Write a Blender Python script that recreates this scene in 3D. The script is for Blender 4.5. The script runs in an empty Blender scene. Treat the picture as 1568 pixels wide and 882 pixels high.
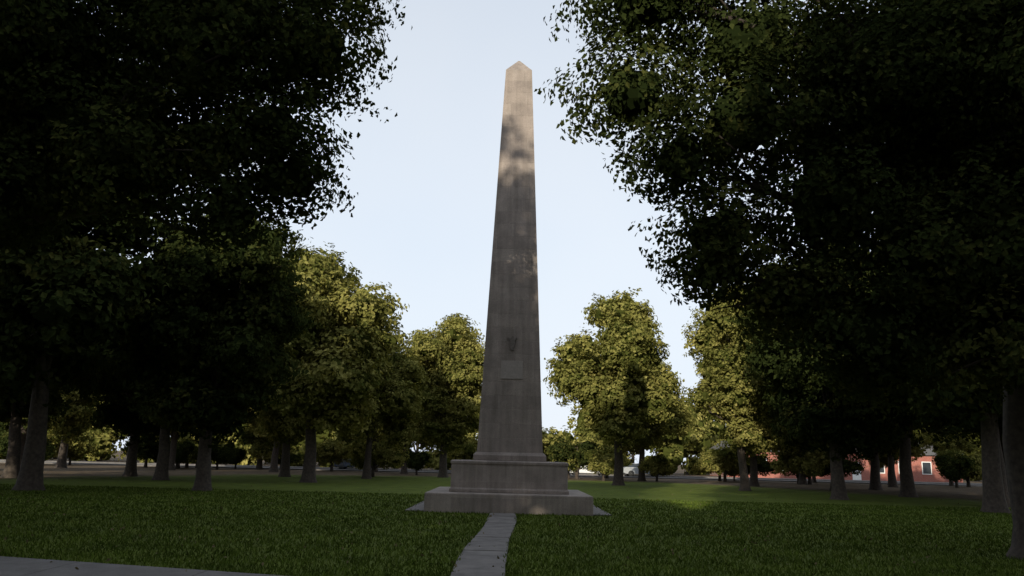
import bpy, math, numpy as np
from mathutils import Vector, Matrix
rng=np.random.default_rng(7)
sc=bpy.context.scene
sc.view_settings.view_transform='Standard'; sc.view_settings.look='None'; sc.view_settings.exposure=0
col=sc.collection
# ---------------------------------------------------------------- node helpers
def newmat(name):
    m=bpy.data.materials.new(name); m.use_nodes=True
    nt=m.node_tree; b=nt.nodes['Principled BSDF']
    return m,nt,b
def N(nt,t,**k):
    n=nt.nodes.new(t)
    for a,v in k.items(): setattr(n,a,v)
    return n
def ramp(nt,stops):
    r=N(nt,'ShaderNodeValToRGB'); e=r.color_ramp.elements
    while len(e)<len(stops): e.new(0.5)
    for i,(p,c) in enumerate(stops):
        e[i].position=p; e[i].color=(*c,1)
    return r
def noise(nt,vec,scale,detail=4,rough=.55):
    n=N(nt,'ShaderNodeTexNoise'); n.inputs['Scale'].default_value=scale
    n.inputs['Detail'].default_value=detail; n.inputs['Roughness'].default_value=rough
    if vec is not None: nt.links.new(vec,n.inputs['Vector'])
    return n
def mix(nt,fac,a,b,mode='MIX'):
    m=N(nt,'ShaderNodeMix',data_type='RGBA',blend_type=mode)
    for s,v in ((m.inputs[0],fac),(m.inputs[6],a),(m.inputs[7],b)):
        if hasattr(v,'is_output'): nt.links.new(v,s)
        elif isinstance(v,(int,float)): s.default_value=v
        else: s.default_value=(*v,1)
    return m.outputs[2]
def bump(nt,h,b,strength=.3,dist=.02):
    n=N(nt,'ShaderNodeBump'); n.inputs['Strength'].default_value=strength; n.inputs['Distance'].default_value=dist
    nt.links.new(h,n.inputs['Height']); nt.links.new(n.outputs[0],b.inputs['Normal'])
def simple(name,c,rough=.7,var=.25,scale=6,metal=0):
    m,nt,b=newmat(name); tc=N(nt,'ShaderNodeTexCoord')
    n=noise(nt,tc.outputs['Object'],scale)
    r=ramp(nt,[(.3,tuple(x*(1-var) for x in c)),(.7,tuple(min(1,x*(1+var)) for x in c))])
    nt.links.new(n.outputs['Fac'],r.inputs[0]); nt.links.new(r.outputs[0],b.inputs['Base Color'])
    b.inputs['Roughness'].default_value=rough; b.inputs['Metallic'].default_value=metal
    bump(nt,n.outputs['Fac'],b,.15)
    return m
# ---------------------------------------------------------------- materials
def leafmat(name,c0,c1,c2):
    m,nt,b=newmat(name)
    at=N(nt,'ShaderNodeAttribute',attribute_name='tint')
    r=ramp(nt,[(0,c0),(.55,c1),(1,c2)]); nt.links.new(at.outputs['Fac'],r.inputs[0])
    nt.nodes.remove(b); b=N(nt,'ShaderNodeBsdfDiffuse'); nt.links.new(r.outputs[0],b.inputs['Color'])
    tr=N(nt,'ShaderNodeBsdfTranslucent')
    mm=mix(nt,1.0,r.outputs[0],(1.3,1.2,.6),'MULTIPLY'); nt.links.new(mm,tr.inputs['Color'])
    ms=N(nt,'ShaderNodeMixShader'); ms.inputs[0].default_value=.25
    nt.links.new(b.outputs[0],ms.inputs[1]); nt.links.new(tr.outputs[0],ms.inputs[2])
    nt.links.new(ms.outputs[0],nt.nodes['Material Output'].inputs[0])
    return m
M_leaf_shaded=leafmat('shaded_maple_leaves',(.015,.022,.007),(.037,.048,.014),(.095,.095,.027))  # leaf colour kept dark to carry the shade on near crowns
M_leaf_sunlit=leafmat('sunlit_linden_leaves',(.06,.07,.016),(.205,.195,.055),(.36,.32,.105))  # sunlight on mid-distance crowns put into brighter, yellower leaf colour
M_bark=simple('bark',(.055,.042,.032),.95,.45,9)
m,nt,b=newmat('granite'); M_stone=m
tc=N(nt,'ShaderNodeTexCoord'); o=tc.outputs['Object']
sx=N(nt,'ShaderNodeSeparateXYZ'); nt.links.new(o,sx.inputs[0])
ad=N(nt,'ShaderNodeMath',operation='ADD'); nt.links.new(sx.outputs[0],ad.inputs[0]); nt.links.new(sx.outputs[1],ad.inputs[1])
cb=N(nt,'ShaderNodeCombineXYZ'); nt.links.new(ad.outputs[0],cb.inputs[0]); nt.links.new(sx.outputs[2],cb.inputs[1])
mp=N(nt,'ShaderNodeMapping'); mp.inputs['Location'].default_value=(.23,-1.8,0); nt.links.new(cb.outputs[0],mp.inputs[0])
br=N(nt,'ShaderNodeTexBrick'); nt.links.new(mp.outputs[0],br.inputs[0])
br.inputs['Scale'].default_value=1; br.inputs['Brick Width'].default_value=1.15; br.inputs['Row Height'].default_value=.4523
br.inputs['Mortar Size'].default_value=.004; br.inputs['Mortar Smooth'].default_value=.2; br.inputs['Bias'].default_value=0
br.inputs['Color1'].default_value=(.275,.228,.20,1); br.inputs['Color2'].default_value=(.345,.29,.253,1); br.inputs['Mortar'].default_value=(.40,.35,.31,1)
n1=noise(nt,o,45,4,.7); n2=noise(nt,o,1.3,6,.65)
mps=N(nt,'ShaderNodeMapping'); mps.inputs['Scale'].default_value=(5,5,.35); nt.links.new(o,mps.inputs[0])
n3=noise(nt,mps.outputs[0],1.2,5,.6)
r2=ramp(nt,[(.3,(.62,.61,.60)),(.7,(1.18,1.16,1.14))]); nt.links.new(n2.outputs['Fac'],r2.inputs[0])
r3=ramp(nt,[(.35,(.70,.69,.67)),(.6,(1,1,1))]); nt.links.new(n3.outputs['Fac'],r3.inputs[0])
r1=ramp(nt,[(.3,(.6,.6,.6)),(.7,(1.2,1.2,1.2))]); nt.links.new(n1.outputs['Fac'],r1.inputs[0])
c=mix(nt,.85,br.outputs[0],r2.outputs[0],'MULTIPLY'); c=mix(nt,.8,c,r3.outputs[0],'MULTIPLY'); c=mix(nt,.8,c,r1.outputs[0],'MULTIPLY')
nt.links.new(c,b.inputs['Base Color']); b.inputs['Roughness'].default_value=.8
bump(nt,n1.outputs['Fac'],b,.35,.01)
# ground: lawn that turns to bare soil under the trees
m,nt,b=newmat('lawn'); M_ground=m
tc=N(nt,'ShaderNodeTexCoord'); o=tc.outputs['Object']
sx=N(nt,'ShaderNodeSeparateXYZ'); nt.links.new(o,sx.inputs[0])
nb=noise(nt,o,.12,5,.6); nf=noise(nt,o,18,4,.7); nm=noise(nt,o,1.1,5,.6)
def mth(op,a,b_=None,nt=nt):
    n=N(nt,'ShaderNodeMath',operation=op)
    for i,v in enumerate((a,b_)):
        if v is None: continue
        if hasattr(v,'is_output'): nt.links.new(v,n.inputs[i])
        else: n.inputs[i].default_value=v
    return n.outputs[0]
dx=mth('POWER',mth('ABSOLUTE',mth('DIVIDE',sx.outputs[0],26.)),2.6)
dy=mth('POWER',mth('ABSOLUTE',mth('DIVIDE',mth('SUBTRACT',sx.outputs[1],24.),44.)),2.6)
d=mth('ADD',mth('ADD',dx,dy),mth('MULTIPLY',mth('SUBTRACT',nb.outputs['Fac'],.5),.9))
d=mth('ADD',d,mth('MULTIPLY',mth('SUBTRACT',nm.outputs['Fac'],.5),.35))
rm=ramp(nt,[(.42,(0,0,0)),(.58,(1,1,1))]); nt.links.new(mth('MULTIPLY',d,.5),rm.inputs[0])
rg=ramp(nt,[(.25,(.046,.068,.012)),(.5,(.085,.12,.020)),(.75,(.125,.158,.032))]); nt.links.new(nf.outputs['Fac'],rg.inputs[0])
rg2=ramp(nt,[(.3,(.72,.70,.7)),(.7,(1.35,1.22,1.1))]); nt.links.new(nm.outputs['Fac'],rg2.inputs[0])
gc=mix(nt,1.,rg.outputs[0],rg2.outputs[0],'MULTIPLY')
rs=ramp(nt,[(.3,(.06,.043,.028)),(.7,(.15,.11,.07))]); nt.links.new(nm.outputs['Fac'],rs.inputs[0])
nt.links.new(mix(nt,rm.outputs[0],gc,rs.outputs[0]),b.inputs['Base Color'])
b.inputs['Roughness'].default_value=.95; b.inputs['Specular IOR Level'].default_value=.1
bump(nt,nf.outputs['Fac'],b,.8,.05)
m,nt,b=newmat('grass_blade'); M_blade=m
at=N(nt,'ShaderNodeAttribute',attribute_name='tint')
r=ramp(nt,[(0,(.042,.066,.011)),(.6,(.082,.12,.020)),(1,(.145,.17,.046))]); nt.links.new(at.outputs['Fac'],r.inputs[0])
tcb=N(nt,'ShaderNodeTexCoord'); nbl=noise(nt,tcb.outputs['Object'],.7,4,.6); rb=ramp(nt,[(.35,(.65,.65,.65)),(.65,(1.25,1.2,1.1))]); nt.links.new(nbl.outputs['Fac'],rb.inputs[0])
nt.nodes.remove(b); b=N(nt,'ShaderNodeBsdfDiffuse'); nt.links.new(mix(nt,1.,r.outputs[0],rb.outputs[0],'MULTIPLY'),b.inputs['Color']); nt.links.new(b.outputs[0],nt.nodes['Material Output'].inputs[0])
def paver(name,c0,c1,crack=True):
    m,nt,b=newmat(name); tc=N(nt,'ShaderNodeTexCoord'); o=tc.outputs['Object']
    n=noise(nt,o,2.2,6,.65); n2=noise(nt,o,70,3)
    r=ramp(nt,[(.3,c0),(.7,c1)]); nt.links.new(n.outputs['Fac'],r.inputs[0])
    r2=ramp(nt,[(.3,(.75,.75,.75)),(.7,(1.15,1.15,1.15))]); nt.links.new(n2.outputs['Fac'],r2.inputs[0])
    nt.links.new(mix(nt,1.,r.outputs[0],r2.outputs[0],'MULTIPLY'),b.inputs['Base Color'])
    b.inputs['Roughness'].default_value=.9; bump(nt,n2.outputs['Fac'],b,.4,.01); return m
M_path=paver('weathered_concrete',(.10,.088,.08),(.22,.195,.178))
M_asph=paver('asphalt',(.045,.045,.045),(.07,.068,.065))
M_walk=paver('pale_concrete',(.10,.09,.083),(.17,.155,.144))
M_white=simple('white_paint',(.75,.75,.73),.5,.05)
m,nt,b=newmat('red_brick'); M_red=m
tc=N(nt,'ShaderNodeTexCoord'); sx=N(nt,'ShaderNodeSeparateXYZ'); nt.links.new(tc.outputs['Object'],sx.inputs[0])
cb=N(nt,'ShaderNodeCombineXYZ'); nt.links.new(sx.outputs[0],cb.inputs[0]); nt.links.new(sx.outputs[2],cb.inputs[1])
br=N(nt,'ShaderNodeTexBrick'); nt.links.new(cb.outputs[0],br.inputs[0]); br.inputs['Scale'].default_value=3
br.inputs['Color1'].default_value=(.34,.085,.055,1); br.inputs['Color2'].default_value=(.26,.06,.04,1); br.inputs['Mortar'].default_value=(.35,.28,.24,1)
nt.links.new(br.outputs[0],b.inputs['Base Color']); b.inputs['Roughness'].default_value=.85
M_glass=simple('window_glass',(.03,.035,.04),.15,.1); M_roof=simple('roof_shingle',(.09,.085,.08),.9)
M_tyre=simple('tyre_rubber',(.02,.02,.02),.8); M_bronze=simple('dark_bronze',(.12,.10,.085),.5,.3,12,.2)
M_plaque=simple('plaque_stone',(.29,.25,.22),.7,.12,14)
# ---------------------------------------------------------------- quad soup builder
class Soup:
    def __init__(s): s.V=[];s.F=[];s.M=[];s.T=[];s.n=0
    def add(s,v,f,mat,t):
        s.V.append(v); s.F.append(f+s.n); s.n+=len(v)
        s.M.append(np.full(len(f),mat,np.int32)); s.T.append(np.broadcast_to(t,(len(f),)).astype(np.float32))
    def tube(s,P,R,sides=8,mat=0):
        P=np.array(P,float); R=np.array(R,float); k=len(P); vs=[]
        for i in range(k):
            d=P[min(i+1,k-1)]-P[max(i-1,0)]; d/=np.linalg.norm(d)+1e-9
            a=np.cross(d,[0.31,.95,.05]); a/=np.linalg.norm(a); b_=np.cross(d,a)
            th=np.arange(sides)*2*np.pi/sides
            vs.append(P[i]+R[i]*(np.cos(th)[:,None]*a+np.sin(th)[:,None]*b_))
        f=[]
        for i in range(k-1):
            for j in range(sides):
                f.append([i*sides+j,i*sides+(j+1)%sides,(i+1)*sides+(j+1)%sides,(i+1)*sides+j])
        s.add(np.concatenate(vs),np.array(f),mat,.5)
    def leaves(s,C,size,t,mat=1,out=None):
        n=len(C); nn=rng.normal(size=(n,3))*.8; nn[:,2]+=.6
        if out is not None: nn+=out*1.9
        nn/=np.linalg.norm(nn,axis=1)[:,None]
        tt=np.cross(nn,rng.normal(size=(n,3))); tt/=np.linalg.norm(tt,axis=1)[:,None]
        bb=np.cross(nn,tt); L=(size*rng.uniform(.6,1.35,n))[:,None]*.5; W=L*.72
        fold=nn*L*.25; sh=tt*L*.25
        v=np.stack([C-tt*L,C+bb*W+fold-sh,C+tt*L,C-bb*W+fold-sh],1).reshape(-1,3)
        s.add(v,np.arange(4*n).reshape(n,4),mat,t)
    def core(s,c,r,mat=1):  # added blob inside a clump: blocks light, darkest tint for interior shade
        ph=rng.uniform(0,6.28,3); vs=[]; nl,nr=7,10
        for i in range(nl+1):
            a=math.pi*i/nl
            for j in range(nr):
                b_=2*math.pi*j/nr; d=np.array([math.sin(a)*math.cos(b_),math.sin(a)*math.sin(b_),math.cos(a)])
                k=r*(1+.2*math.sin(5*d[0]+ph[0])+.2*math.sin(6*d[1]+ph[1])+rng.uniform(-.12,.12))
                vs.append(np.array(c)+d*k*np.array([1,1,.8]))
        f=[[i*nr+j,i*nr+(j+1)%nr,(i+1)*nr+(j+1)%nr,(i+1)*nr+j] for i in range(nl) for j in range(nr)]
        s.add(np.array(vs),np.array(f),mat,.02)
    def mesh(s,name,mats,smooth=True):
        V=np.concatenate(s.V).astype(np.float32);F=np.concatenate(s.F).astype(np.int32);Mi=np.concatenate(s.M);T=np.concatenate(s.T)
        me=bpy.data.meshes.new(name); me.vertices.add(len(V)); me.vertices.foreach_set('co',V.ravel())
        me.loops.add(F.size); me.loops.foreach_set('vertex_index',F.ravel())
        me.polygons.add(len(F)); me.polygons.foreach_set('loop_start',np.arange(0,F.size,4,dtype=np.int32))
        me.polygons.foreach_set('loop_total',np.full(len(F),4,np.int32))
        me.polygons.foreach_set('material_index',Mi)
        me.update(calc_edges=True)
        me.polygons.foreach_set('use_smooth',(Mi==0)&smooth)
        a=me.attributes.new('tint','FLOAT','FACE'); a.data.foreach_set('value',T)
        for m_ in mats: me.materials.append(m_)
        return me
def obj(name,me,loc=(0,0,0),rot=0,scale=1,parent=None):
    ob=bpy.data.objects.new(name,me); col.objects.link(ob); ob.location=loc; ob.rotation_euler=(0,0,rot)
    ob.scale=(scale,)*3 if isinstance(scale,(int,float)) else scale
    if parent: ob.parent=parent
    return ob
def unit(n):
    d=rng.normal(size=(n,3)); return d/np.linalg.norm(d,axis=1)[:,None]
def foliage(S,clumps,total,size,sig,per=14,mat=1,core=.55):
    cl=np.array(clumps,float); w=(cl[:,3]**2.2); w/=w.sum()
    for (x,y,z,r),wi in zip(cl,w):
        ns=max(3,int(total*wi/per)); d=unit(ns)
        ph=rng.uniform(0,6.28,3)
        lump=1+.18*np.sin(d[:,0]*5+ph[0])*np.sin(d[:,1]*5+ph[1])+.12*np.sin(d[:,2]*7+ph[2])
        rf=rng.uniform(.4,1.,ns)**.6*lump*rng.choice([1,1,1,1,1.13],ns)
        P=np.array([x,y,z])+d*rf[:,None]*np.array([r*1.08,r*1.08,r*.84])
        P=np.repeat(P,per,0)+np.clip(rng.normal(size=(ns*per,3)),-1.8,1.8)*np.array([sig,sig,sig*.6])
        out=np.repeat(d,per,0)
        base=np.clip(rng.normal(.42,.13),.1,.8)
        t=np.clip(base+np.repeat(rng.normal(0,.12,ns),per)+rng.normal(0,.14,ns*per),0,1)
        S.leaves(P,size,t,mat,out)
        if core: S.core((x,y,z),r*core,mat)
def crown(cx,cy,cz,rx,ry,rz,n,r0,r1):
    out=[]
    for i in range(n):
        d=unit(1)[0]; f=rng.uniform(.15,1)**.5
        r=rng.uniform(r0,r1)
        p=np.array([cx,cy,cz])+d*f*(np.array([rx,ry,rz])-r*.8)
        if p[2]<cz: p[:2]=np.array([cx,cy])+(p[:2]-[cx,cy])*rng.uniform(.85,1.1)
        out.append((*p,r))
    return out
def skeleton(S,base,fork,rt,clumps,nl=14):
    bx,by,_=base
    top=max(c[2] for c in clumps)*.8
    zs=[-.1,.2,.6,fork*.6,fork,fork+(top-fork)*.4,top]
    rs=[rt*1.6,rt*1.18,rt,rt*.88,rt*.8,rt*.5,rt*.12]
    j=rng.normal(0,.07,(7,2)); j[:3]=0; j=np.cumsum(j,0)
    P=[(bx+j[i,0],by+j[i,1],zs[i]) for i in range(7)]
    S.tube(P,rs,12)
    idx=rng.permutation(len(clumps))[:nl]
    for k in idx:
        c=np.array(clumps[k][:3]); z0=rng.uniform(fork*.9,min(max(c[2]-1,fork),top)); f=(z0)/top
        s=np.array([bx+np.interp(z0,zs,j[:,0]),by+np.interp(z0,zs,j[:,1]),z0])
        m1=s+(c-s)*.35+np.array([0,0,.5])+rng.normal(0,.2,3); m2=s+(c-s)*.7+np.array([0,0,.45])+rng.normal(0,.25,3)
        r=rt*np.clip(.5-.25*f,.15,.5)
        S.tube([s,m1,m2,c],[r,r*.7,r*.45,r*.15],7)
        for q in range(3):
            e=c+unit(1)[0]*clumps[k][3]*.9
            S.tube([m2,(m2+e)/2+rng.normal(0,.15,3),e],[r*.3,r*.2,r*.06],5)
# ---------------------------------------------------------------- mid-distance tree variants (h ~15, crown r ~5)
variants=[]
for i,(h,cr,n) in enumerate([(15,4.6,44),(14.2,5.2,46),(16.4,4.5,46),(13.5,5.0,40)]):
    S=Soup(); zb=1.9
    cl=crown(0,0,(h+zb)/2,cr,cr,(h-zb)/2,n,.8,1.75)
    cl=[(x*(1-.35*max(0,(z-h*.55)/(h*.45))),y*(1-.35*max(0,(z-h*.55)/(h*.45))),z,r) for x,y,z,r in cl]
    cl+=[(rng.normal(0,1),rng.normal(0,1),z,1.6) for z in np.linspace(zb+2,h-2.5,5)]
    skeleton(S,(0,0,0),2.6,.34,cl,16); foliage(S,cl,50000,.24,.2)
    variants.append((S.mesh('linden_tree_mesh',[M_bark,M_leaf_sunlit]),S))
dark=[]
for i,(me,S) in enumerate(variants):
    m2=me.copy(); m2.materials[1]=M_leaf_shaded; dark.append(m2)  # same trees again, with the shaded leaf colour
for x,y,v,s,r in [(-5.2,66,0,.97,1.0),(-9.6,76,1,.82,2.0),(7.6,56,1,1.0,.4),(14.8,51,2,.84,2.2),(11.5,70,3,.85,1.4),(-11.4,47,3,1.1,5.0),(-9.8,57,1,.82,2.4),
                  (19,63,0,.9,3.3),(1.4,98,3,.62,4.4),(-15.5,57,0,.95,3.0),(-20,70,2,.9,1),(-28,68,1,.9,2),(26,72,3,.9,1),(-36,66,0,1,.3),(33,70,2,.9,.8),(41,66,1,1,.1),(-13,80,3,.85,.6),(-24,79,0,.8,.7),(30,80,1,.6,.7),(37,79,3,.6,1.7),(44,81,0,.6,2.7)]:
    obj('linden_tree',variants[v][0],(x,y,0),r,s)
for x,y,v,s,r in [(-18,31,1,1.15,.3),(-12.6,34,0,.9,2.1),(-26,43,2,1.0,4.0),(-23,50,0,.95,1.1),(-19,45,3,1.0,5.2),(-31,36,1,1.2,2.7),(-33,55,2,1.0,.9),(-38,47,0,1.1,.2),
                  (19,32,1,1.1,1.9),(16.6,41,0,1.0,.7),(22.5,37.5,2,1.15,3.6),(23,47,3,1.1,2.4),(22.5,56,1,1.0,5.5),(27,60,0,1.05,4.1),(31,42,0,1.2,1.3),(33,54,1,1.2,.5),(38,48,2,1.2,3),
                  (-27,22,3,1.3,.6),(28,22,0,1.3,2.6)]:
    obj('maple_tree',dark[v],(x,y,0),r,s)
# trees behind the viewpoint (park continues), unseen, shaped and spaced to shade lawn and obelisk
for x,y,v,s,r in [(-14.0,-8,0,(1.3,1.25,1.76),.4),(-8.2,-9.5,1,(1.05,1.05,1.06),2),(1.6,-9,1,(1.1,1.1,1.42),1.3),(-2.6,-14.5,3,(1.1,1.1,1.6),1.3),(-24,-5,2,(1.5,1.5,1.3),1),(-21,-17,3,1.55,3),(10.5,-13,3,(1.35,1.35,1.5),4),(18,-8,1,1.4,5),(-28,8,0,1.35,.3),(27,-2,2,1.25,1),(-35,-3,1,1.5,2.9),(2,-24,0,1.2,1),(14,-27,2,1.3,2),(25,-20,1,1.4,0),(-10,-26,3,1.2,1)]:
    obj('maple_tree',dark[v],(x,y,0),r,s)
# ---------------------------------------------------------------- big near trees
S=Soup()
clA=[(-4.3,15,9.7,1.5),(-4.3,15.5,11.8,1.6),(-4.9,15,7.9,1.3),(-4.5,15,6.9,1.0),(-6.2,15,7.5,1.4),(-5.4,15.4,13.,1.5),(-6.2,14.5,9.4,1.7),(-6.8,15.5,11.5,1.8),(-7.6,14.5,6.9,1.4),(-8.6,15,7.8,1.7),(-10,14.5,6.3,1.5),(-12,14.3,6.,1.6),(-5.6,15,6.2,1.0)]
clA+=crown(-12.2,15,10.,7.4,5.2,4.8,40,1.3,2.0)
skeleton(S,(-12.6,15.5,0),4.5,.5,clA,24); foliage(S,clA,270000,.12,.15,core=.42)
obj('maple_tree',S.mesh('near_maple_mesh',[M_bark,M_leaf_shaded]))
S=Soup()
clG=[(2.3,15,8.9,1.3),(2.6,15,11,1.5),(2.8,16,12.7,1.5),(3.3,15,7.5,1.15),(4.1,15.3,6.1,1.25),(3.9,15.2,5.3,.85),(4.6,15,8.4,1.6),(5.0,15.5,10.4,1.8),(5.5,15.4,4.9,1.25),(6.2,15.,6.6,1.6),(6.8,15,4.1,1.3),(8,14.8,5.4,1.6),(9,14.5,3.9,1.3),(5,15,12.6,1.6),(10.5,14,4.2,1.4),(7.5,16,3.6,1.1)]
clG+=crown(10.8,15.6,9.0,6.6,5.2,5.4,46,1.3,2.0)
skeleton(S,(10.05,15.6,0),3.6,.42,clG,26); foliage(S,clG,320000,.12,.15,core=.42)
obj('maple_tree',S.mesh('near_maple_mesh',[M_bark,M_leaf_shaded]))
# shrub
S=Soup(); cs=crown(0,0,1.5,2.3,1.6,1.4,12,.6,.9); skeleton(S,(0,0,0),.5,.1,cs,8); foliage(S,cs,9000,.16,.12)
shr=S.mesh('shrub_mesh',[M_bark,M_leaf_sunlit]); shr2=shr.copy(); shr2.materials[1]=M_leaf_shaded
for x,y,s,r in [(-10.2,62,1.1,0),(5.5,74,1.2,2),(9.5,78,1.3,1),(12.8,70,.9,4),(-3,80,1.2,3),(8,68,1,2),(-17,79,1.2,1),(-30,79,1.3,1),(20,77,1.2,3),(44,78,1.4,2),(-42,77,1.5,4)]:
    obj('shrub',shr,(x,y,0),r,s)
for i in range(36):
    x=rng.uniform(-75,75)
    if -1<x<4 or 28<x<31: continue
    obj('shrub',shr2 if rng.uniform()<.6 else shr,(x,rng.uniform(72,81),0),rng.uniform(0,6),rng.uniform(.8,1.5))
# distant belt
S=Soup()
for row,(y0,hh) in enumerate([(100,(8,12)),(118,(11,17))]):
    for x in np.arange(-150,150,6.5):
        y=y0+rng.uniform(-3,6); h=rng.uniform(*hh)
        if -1<x<11: h=6.0
        if row==0 and 20<x<60: continue
        cs=crown(x,y,h*.5+.1,4.6,4,h*.5,11,1.5,2.6)+[(x+rng.uniform(-2,2),y,1.2,1.8) for _ in range(2)]; skeleton(S,(x,y,0),1.5,.3,cs,4); foliage(S,cs,2800,.55,.4,core=.7)
obj('distant_trees',S.mesh('distant_trees_mesh',[M_bark,M_leaf_sunlit]))
# ---------------------------------------------------------------- flat sheets
def sheet(name,pts,z,mat):
    me=bpy.data.meshes.new(name); me.from_pydata([(x,y,z) for x,y in pts],[],[list(range(len(pts)))]); me.materials.append(mat); return obj(name,me)
sheet('ground',[(-900,-900),(900,-900),(900,900),(-900,900)],0,M_ground)
S=Soup(); 
def slab(S,pts,z0,z1,mat=0,t=.5):
    v=np.array([(x,y,z0) for x,y in pts]+[(x,y,z1) for x,y in pts],float)
    f=np.array([[4,5,6,7],[0,1,5,4],[1,2,6,5],[2,3,7,6],[3,0,4,7]]); S.add(v,f,mat,t)
ys=np.linspace(24.3,9.6,13)
def pc(y): u=(24.3-y)/14.7; return -.12-.28*u+.05*math.sin(u*7), .37+.02*math.sin(u*11)
for a,b_ in zip(ys[:-1],ys[1:]):
    c1,w1=pc(a-.012); c2,w2=pc(b_+.012); dz=rng.uniform(-.006,.006)
    slab(S,[(c1-w1,a-.012),(c2-w2,b_+.012),(c2+w2,b_+.012),(c1+w1,a-.012)],-.05,.03+dz)
obj('footpath',S.mesh('footpath_mesh',[M_path],False))
S=Soup(); k=-.27
for x in np.arange(-30,20,2.0):
    ya=10.22+k*x; yb=10.22+k*(x+1.985)
    slab(S,[(x,ya-2.6),(x+1.985,yb-2.6),(x+1.985,yb),(x,ya)],-.05,.035)
obj('walkway',S.mesh('walkway_mesh',[M_walk],False))
sheet('road',[(-200,84),(200,84),(200,92),(-200,92)],.004,M_asph)
S=Soup(); slab(S,[(-200,82),(200,82),(200,83.9),(-200,83.9)],-.05,.12); slab(S,[(-200,92.1),(200,92.1),(200,95),(-200,95)],-.05,.12)
obj('pavement',S.mesh('pavement_mesh',[M_walk],False))
S=Soup()
for x in range(-96,100,6): slab(S,[(x,87.9),(x+3,87.9),(x+3,88.05),(x,88.05)],.0,.008)
obj('road_marking',S.mesh('road_marking_mesh',[M_white],False))
# ---------------------------------------------------------------- obelisk
OX,OY=0.06,27.
par=bpy.data.objects.new('stone_obelisk',None); col.objects.link(par); par.location=(OX,OY,0)
def frustum_stack(name,prof,mat,bev=0):
    v=[];f=[]
    for hw,z in prof: v+=[(-hw,-hw,z),(hw,-hw,z),(hw,hw,z),(-hw,hw,z)]
    for i in range(len(prof)-1):
        for j in range(4): f.append((i*4+j,i*4+(j+1)%4,(i+1)*4+(j+1)%4,(i+1)*4+j))
    f.append((3,2,1,0)); q=(len(prof)-1)*4; f.append((q,q+1,q+2,q+3))
    me=bpy.data.meshes.new(name); me.from_pydata(v,[],f); me.materials.append(mat); o_=obj(name,me,parent=par)
    if bev:
        bm=o_.modifiers.new('b','BEVEL'); bm.width=bev; bm.segments=2; bm.limit_method='ANGLE'
    return o_
frustum_stack('base_step',[(2.515,-.2),(2.515,.54),(2.49,.565)],M_stone,.02)
frustum_stack('pedestal',[(1.84,.567),(1.84,.66),(1.80,.70),(1.80,1.40),(1.825,1.43),(1.825,1.50),(1.77,1.53)],M_stone,.012)
frustum_stack('plinth',[(1.16,1.532),(1.16,1.70),(1.08,1.795)],M_stone,.01)
prof=[]; z0,z1,w0,w1=1.797,15.37,1.05,.47; nc=30; ch=(z1-z0)/nc
for i in range(nc):
    for zz,ins in ((z0+i*ch,.005),(z0+i*ch+.005,0),(z0+(i+1)*ch-.005,0)):
        prof.append((w0+(w1-w0)*(zz-z0)/(z1-z0)-ins,zz))
prof.append((w1-.004,z1)); prof.append((.03,15.95))
frustum_stack('shaft',prof,M_stone)
def face_y(z): return -(w0+(w1-w0)*(z-z0)/(z1-z0))
def plate(name,pts,zc,mat,th):
    n=len(pts); v=[(x,face_y(zc+z)-th,zc+z) for x,z in pts]+[(x,face_y(zc+z)+.02,zc+z) for x,z in pts]
    f=[tuple(range(n))]+[(i,i+n,(i+1)%n+n,(i+1)%n) for i in range(n)]
    me=bpy.data.meshes.new(name); me.from_pydata(v,[],f); me.materials.append(mat); return obj(name,me,parent=par)
plate('plaque',[(-.36,-.3),(.36,-.3),(.36,.3),(-.36,.3)],4.45,M_plaque,.02)
plate('emblem',[(x*.55,z*.75) for x,z in [(-.05,-.28),(.05,-.28),(.13,-.1),(.15,.12),(.3,.3),(.12,.24),(.05,.34),(-.05,.34),(-.12,.24),(-.3,.3),(-.15,.12),(-.13,-.1)]],5.3,M_bronze,.04)
S=Soup()
for i in range(5):
    x0=-3.1+i*1.24; slab(S,[(OX+x0,OY-2.35),(OX+x0+1.23,OY-2.35),(OX+x0+1.23,OY+3.1),(OX+x0,OY+3.1)],-.05,.03)
obj('stone_apron',S.mesh('stone_apron_mesh',[M_path],False))
# ---------------------------------------------------------------- grass blades (one object)
S=Soup(); n=150000
y=9.5+ (rng.uniform(0,1,n)**1.5)*26; x=rng.uniform(-1,1,n)*(y*.66+1.5)
u=(24.3-y)/14.7; cp=-.12-.28*u+.05*np.sin(u*7)
keep=~((np.abs(x-cp)<.35+.03*np.sin(y*9))&(y<24.4))&~((np.abs(x-OX)<2.55)&(np.abs(y-OY)<2.55))&~((np.abs(x-OX)<3.0)&(y>OY-2.25)&(y<OY+3.1))&(y>10.2+k*x)
x=x[keep];y=y[keep];n=len(x)
h=rng.uniform(.03,.07,n); w=rng.uniform(.004,.009,n)*(1+y/20); a=rng.uniform(0,6.28,n); lx=rng.normal(0,.025,n); ly=rng.normal(0,.025,n)
p=np.stack([x,y,np.zeros(n)],1); s_=np.stack([np.cos(a)*w,np.sin(a)*w,np.zeros(n)],1); tip=p+np.stack([lx,ly,h],1)
V=np.stack([p-s_,p+s_,tip+s_*.3,tip-s_*.3],1).reshape(-1,3)
S.add(V,np.arange(4*n).reshape(n,4),0,np.clip(rng.normal(.45,.22,n),0,1))
obj('grass',S.mesh('grass_mesh',[M_blade],False))
S=Soup(); n=900; y=11+rng.uniform(0,1,n)*40; x=rng.uniform(-1,1,n)*(y*.68)
S.leaves(np.stack([x,y,np.full(n,.045)],1),.06,rng.uniform(0,1,n),0)
obj('fallen_leaves',S.mesh('fallen_leaves_mesh',[simple('dry_leaf',(.13,.10,.045),.9)],False))
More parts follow.
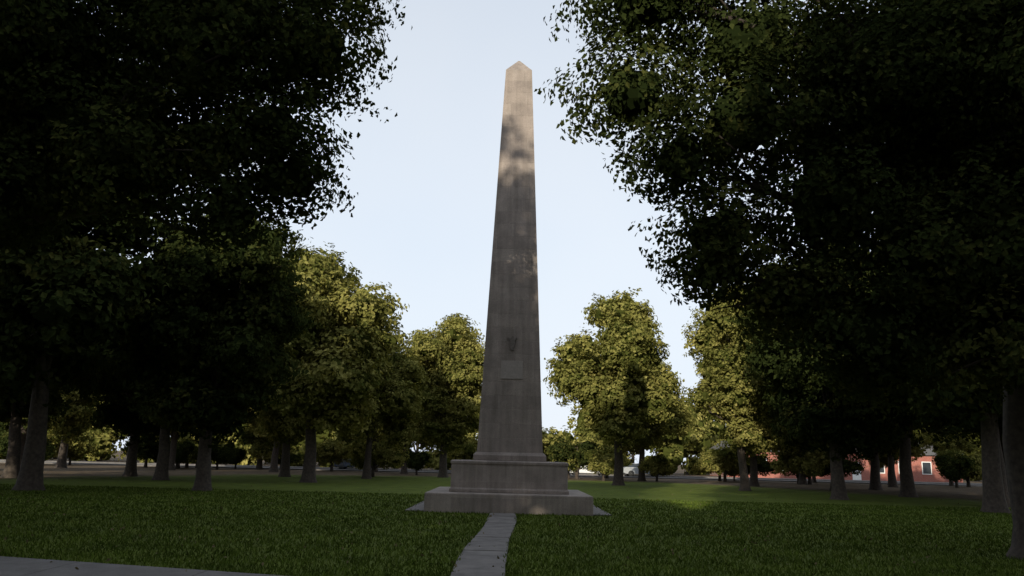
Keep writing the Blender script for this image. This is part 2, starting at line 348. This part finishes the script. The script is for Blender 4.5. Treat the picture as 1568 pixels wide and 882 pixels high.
# ---------------------------------------------------------------- cars
def car(loc,rot,paint,suv=False):
    e=bpy.data.objects.new('parked_car',None); col.objects.link(e); e.location=loc; e.rotation_euler=(0,0,rot)
    H=1.75 if suv else 1.45
    body=[(-2.2,.35),(-2.25,.75),(-2.1,.95),(-1.2,1.0),(1.9,1.02),(2.15,.9),(2.2,.4),(1.9,.28),(-1.9,.28)] if not suv else [(-2.25,.4),(-2.28,.85),(-2.1,1.1),(-1.3,1.15),(2.1,1.15),(2.2,1.0),(2.22,.45),(1.9,.33),(-1.9,.33)]
    def ext(nm,pr,w0_,w1_,mat,bev=.05):
        zmin=min(z for _,z in pr); zmax=max(z for _,z in pr); n=len(pr); v=[]
        for s in (-1,1):
            for x_,z in pr:
                wd=w0_+(w1_-w0_)*(z-zmin)/(zmax-zmin); v.append((x_,s*wd,z))
        f=[tuple(range(n)),tuple(range(2*n-1,n-1,-1))]+[(i,i+n,(i+1)%n+n,(i+1)%n) for i in range(n)]
        me=bpy.data.meshes.new(nm); me.from_pydata(v,[],f); me.materials.append(mat); o_=obj(nm,me,parent=e)
        b_=o_.modifiers.new('b','BEVEL'); b_.width=bev; b_.segments=2
    z=1.0 if not suv else 1.14
    ext('body',body,.9,.86,paint)
    back=1.75 if not suv else 2.1
    ext('windows',[(-1.15,z),(-.45,H-.08),(back-.75,H-.08),(back-.05,z)],.82,.66,M_glass,.02)
    ext('roof_panel',[(-.5,H-.079),(-.35,H),(back-.85,H),(back-.7,H-.079)],.67,.6,paint,.02)
    for i,(wx,wy) in enumerate([(-1.4,-.82),(-1.4,.82),(1.35,-.82),(1.35,.82)]):
        Sx=Soup(); Sx.tube([(wx,wy-.12,.33),(wx,wy-.11,.33),(wx,wy+.11,.33),(wx,wy+.12,.33)],[.02,.33,.33,.02],16)
        obj('wheel_%d'%(i+1),Sx.mesh('wheel',[M_tyre]),parent=e)
pw=simple('car_paint_white',(.65,.65,.65),.3,.03); ps=simple('car_paint_silver',(.3,.31,.32),.3,.03); pb=simple('car_paint_dark',(.04,.05,.07),.3,.03)
for x,p_,s_,yy in [(-17,pb,0,91),(8.5,pw,1,85.4),(15,ps,0,91)]:
    car((x,yy,.004),0 if s_ else math.pi,p_,bool(s_))
# ---------------------------------------------------------------- brick building
def box(nm,x0,x1,y0,y1,z0_,z1_,mat,parent):
    v=[(x,y,z) for z in (z0_,z1_) for x,y in ((x0,y0),(x1,y0),(x1,y1),(x0,y1))]
    me=bpy.data.meshes.new(nm); me.from_pydata(v,[],[(3,2,1,0),(4,5,6,7),(0,1,5,4),(1,2,6,5),(2,3,7,6),(3,0,4,7)]); me.materials.append(mat)
    return obj(nm,me,parent=parent)
def house(loc,W,D,H,rot=0):
    e=bpy.data.objects.new('brick_house',None); col.objects.link(e); e.location=loc; e.rotation_euler=(0,0,rot)
    box('walls',-W/2,W/2,0,D,0,H,M_red,e)
    v=[(-W/2-.4,-.4,H+.002),(W/2+.4,-.4,H+.002),(W/2+.4,D+.4,H+.002),(-W/2-.4,D+.4,H+.002),(-W/2+2,D/2,H+2.2),(W/2-2,D/2,H+2.2)]
    me=bpy.data.meshes.new('roof'); me.from_pydata(v,[],[(0,1,5,4),(1,2,5),(2,3,4,5),(3,0,4),(3,2,1,0)]); me.materials.append(M_roof); obj('roof',me,parent=e)
    n=int(W/3); 
    for i in range(n):
        cx=-W/2+W*(i+.5)/n
        if i==n//2:
            box('door',cx-.55,cx+.55,-.04,0.1,0.01,2.2,M_white,e); continue
        z=1.0
        box('window_frame',cx-.62,cx+.62,-.05,.1,z-.1,z+1.5,M_white,e); box('window_pane',cx-.52,cx+.52,-.06,.09,z,z+1.4,M_glass,e)
house((43,104,0),30,9,3.3)
# ---------------------------------------------------------------- light
az=math.radians(18); el=math.radians(17)
sd=Vector((-math.sin(az)*math.cos(el),-math.cos(az)*math.cos(el),math.sin(el)))
L=bpy.data.lights.new('sun','SUN'); L.energy=5; L.angle=math.radians(.5); L.color=(1,.92,.75)
lo=bpy.data.objects.new('sun',L); col.objects.link(lo); lo.rotation_euler=sd.to_track_quat('Z','Y').to_euler(); lo.location=sd*100
w=bpy.data.worlds.new('World'); sc.world=w; w.use_nodes=True; nt=w.node_tree
sk=N(nt,'ShaderNodeTexSky',sky_type='NISHITA'); sk.sun_disc=False; sk.sun_elevation=el; sk.sun_rotation=math.radians(198)
sk.air_density=1.0; sk.dust_density=1.0; sk.ozone_density=1.0
# thin high haze whitening the sky, stronger toward the horizon
tc=N(nt,'ShaderNodeTexCoord'); sx=N(nt,'ShaderNodeSeparateXYZ'); nt.links.new(tc.outputs['Generated'],sx.inputs[0])
r=ramp(nt,[(0,(1,1,1)),(.25,(.87,.87,.87)),(.6,(.68,.68,.68))]); nt.links.new(sx.outputs[2],r.inputs[0])
cl=noise(nt,tc.outputs['Generated'],1.6,4,.5); rc=ramp(nt,[(.35,(5.2,5.8,6.6)),(.7,(5.9,6.25,6.7))]); nt.links.new(cl.outputs['Fac'],rc.inputs[0])
nt.links.new(mix(nt,r.outputs[0],sk.outputs[0],rc.outputs[0]),nt.nodes['Background'].inputs[0]); nt.nodes['Background'].inputs[1].default_value=.15
# ---------------------------------------------------------------- camera
cd=bpy.data.cameras.new('camera'); cd.lens=28; cd.sensor_width=36; cd.clip_end=3000
co=bpy.data.objects.new('camera',cd); col.objects.link(co)
co.matrix_world=Matrix.Translation((0,0,1.6))@Matrix.Rotation(math.radians(90+12.1),4,'X')@Matrix.Rotation(math.radians(1.4),4,'Z')
sc.camera=co
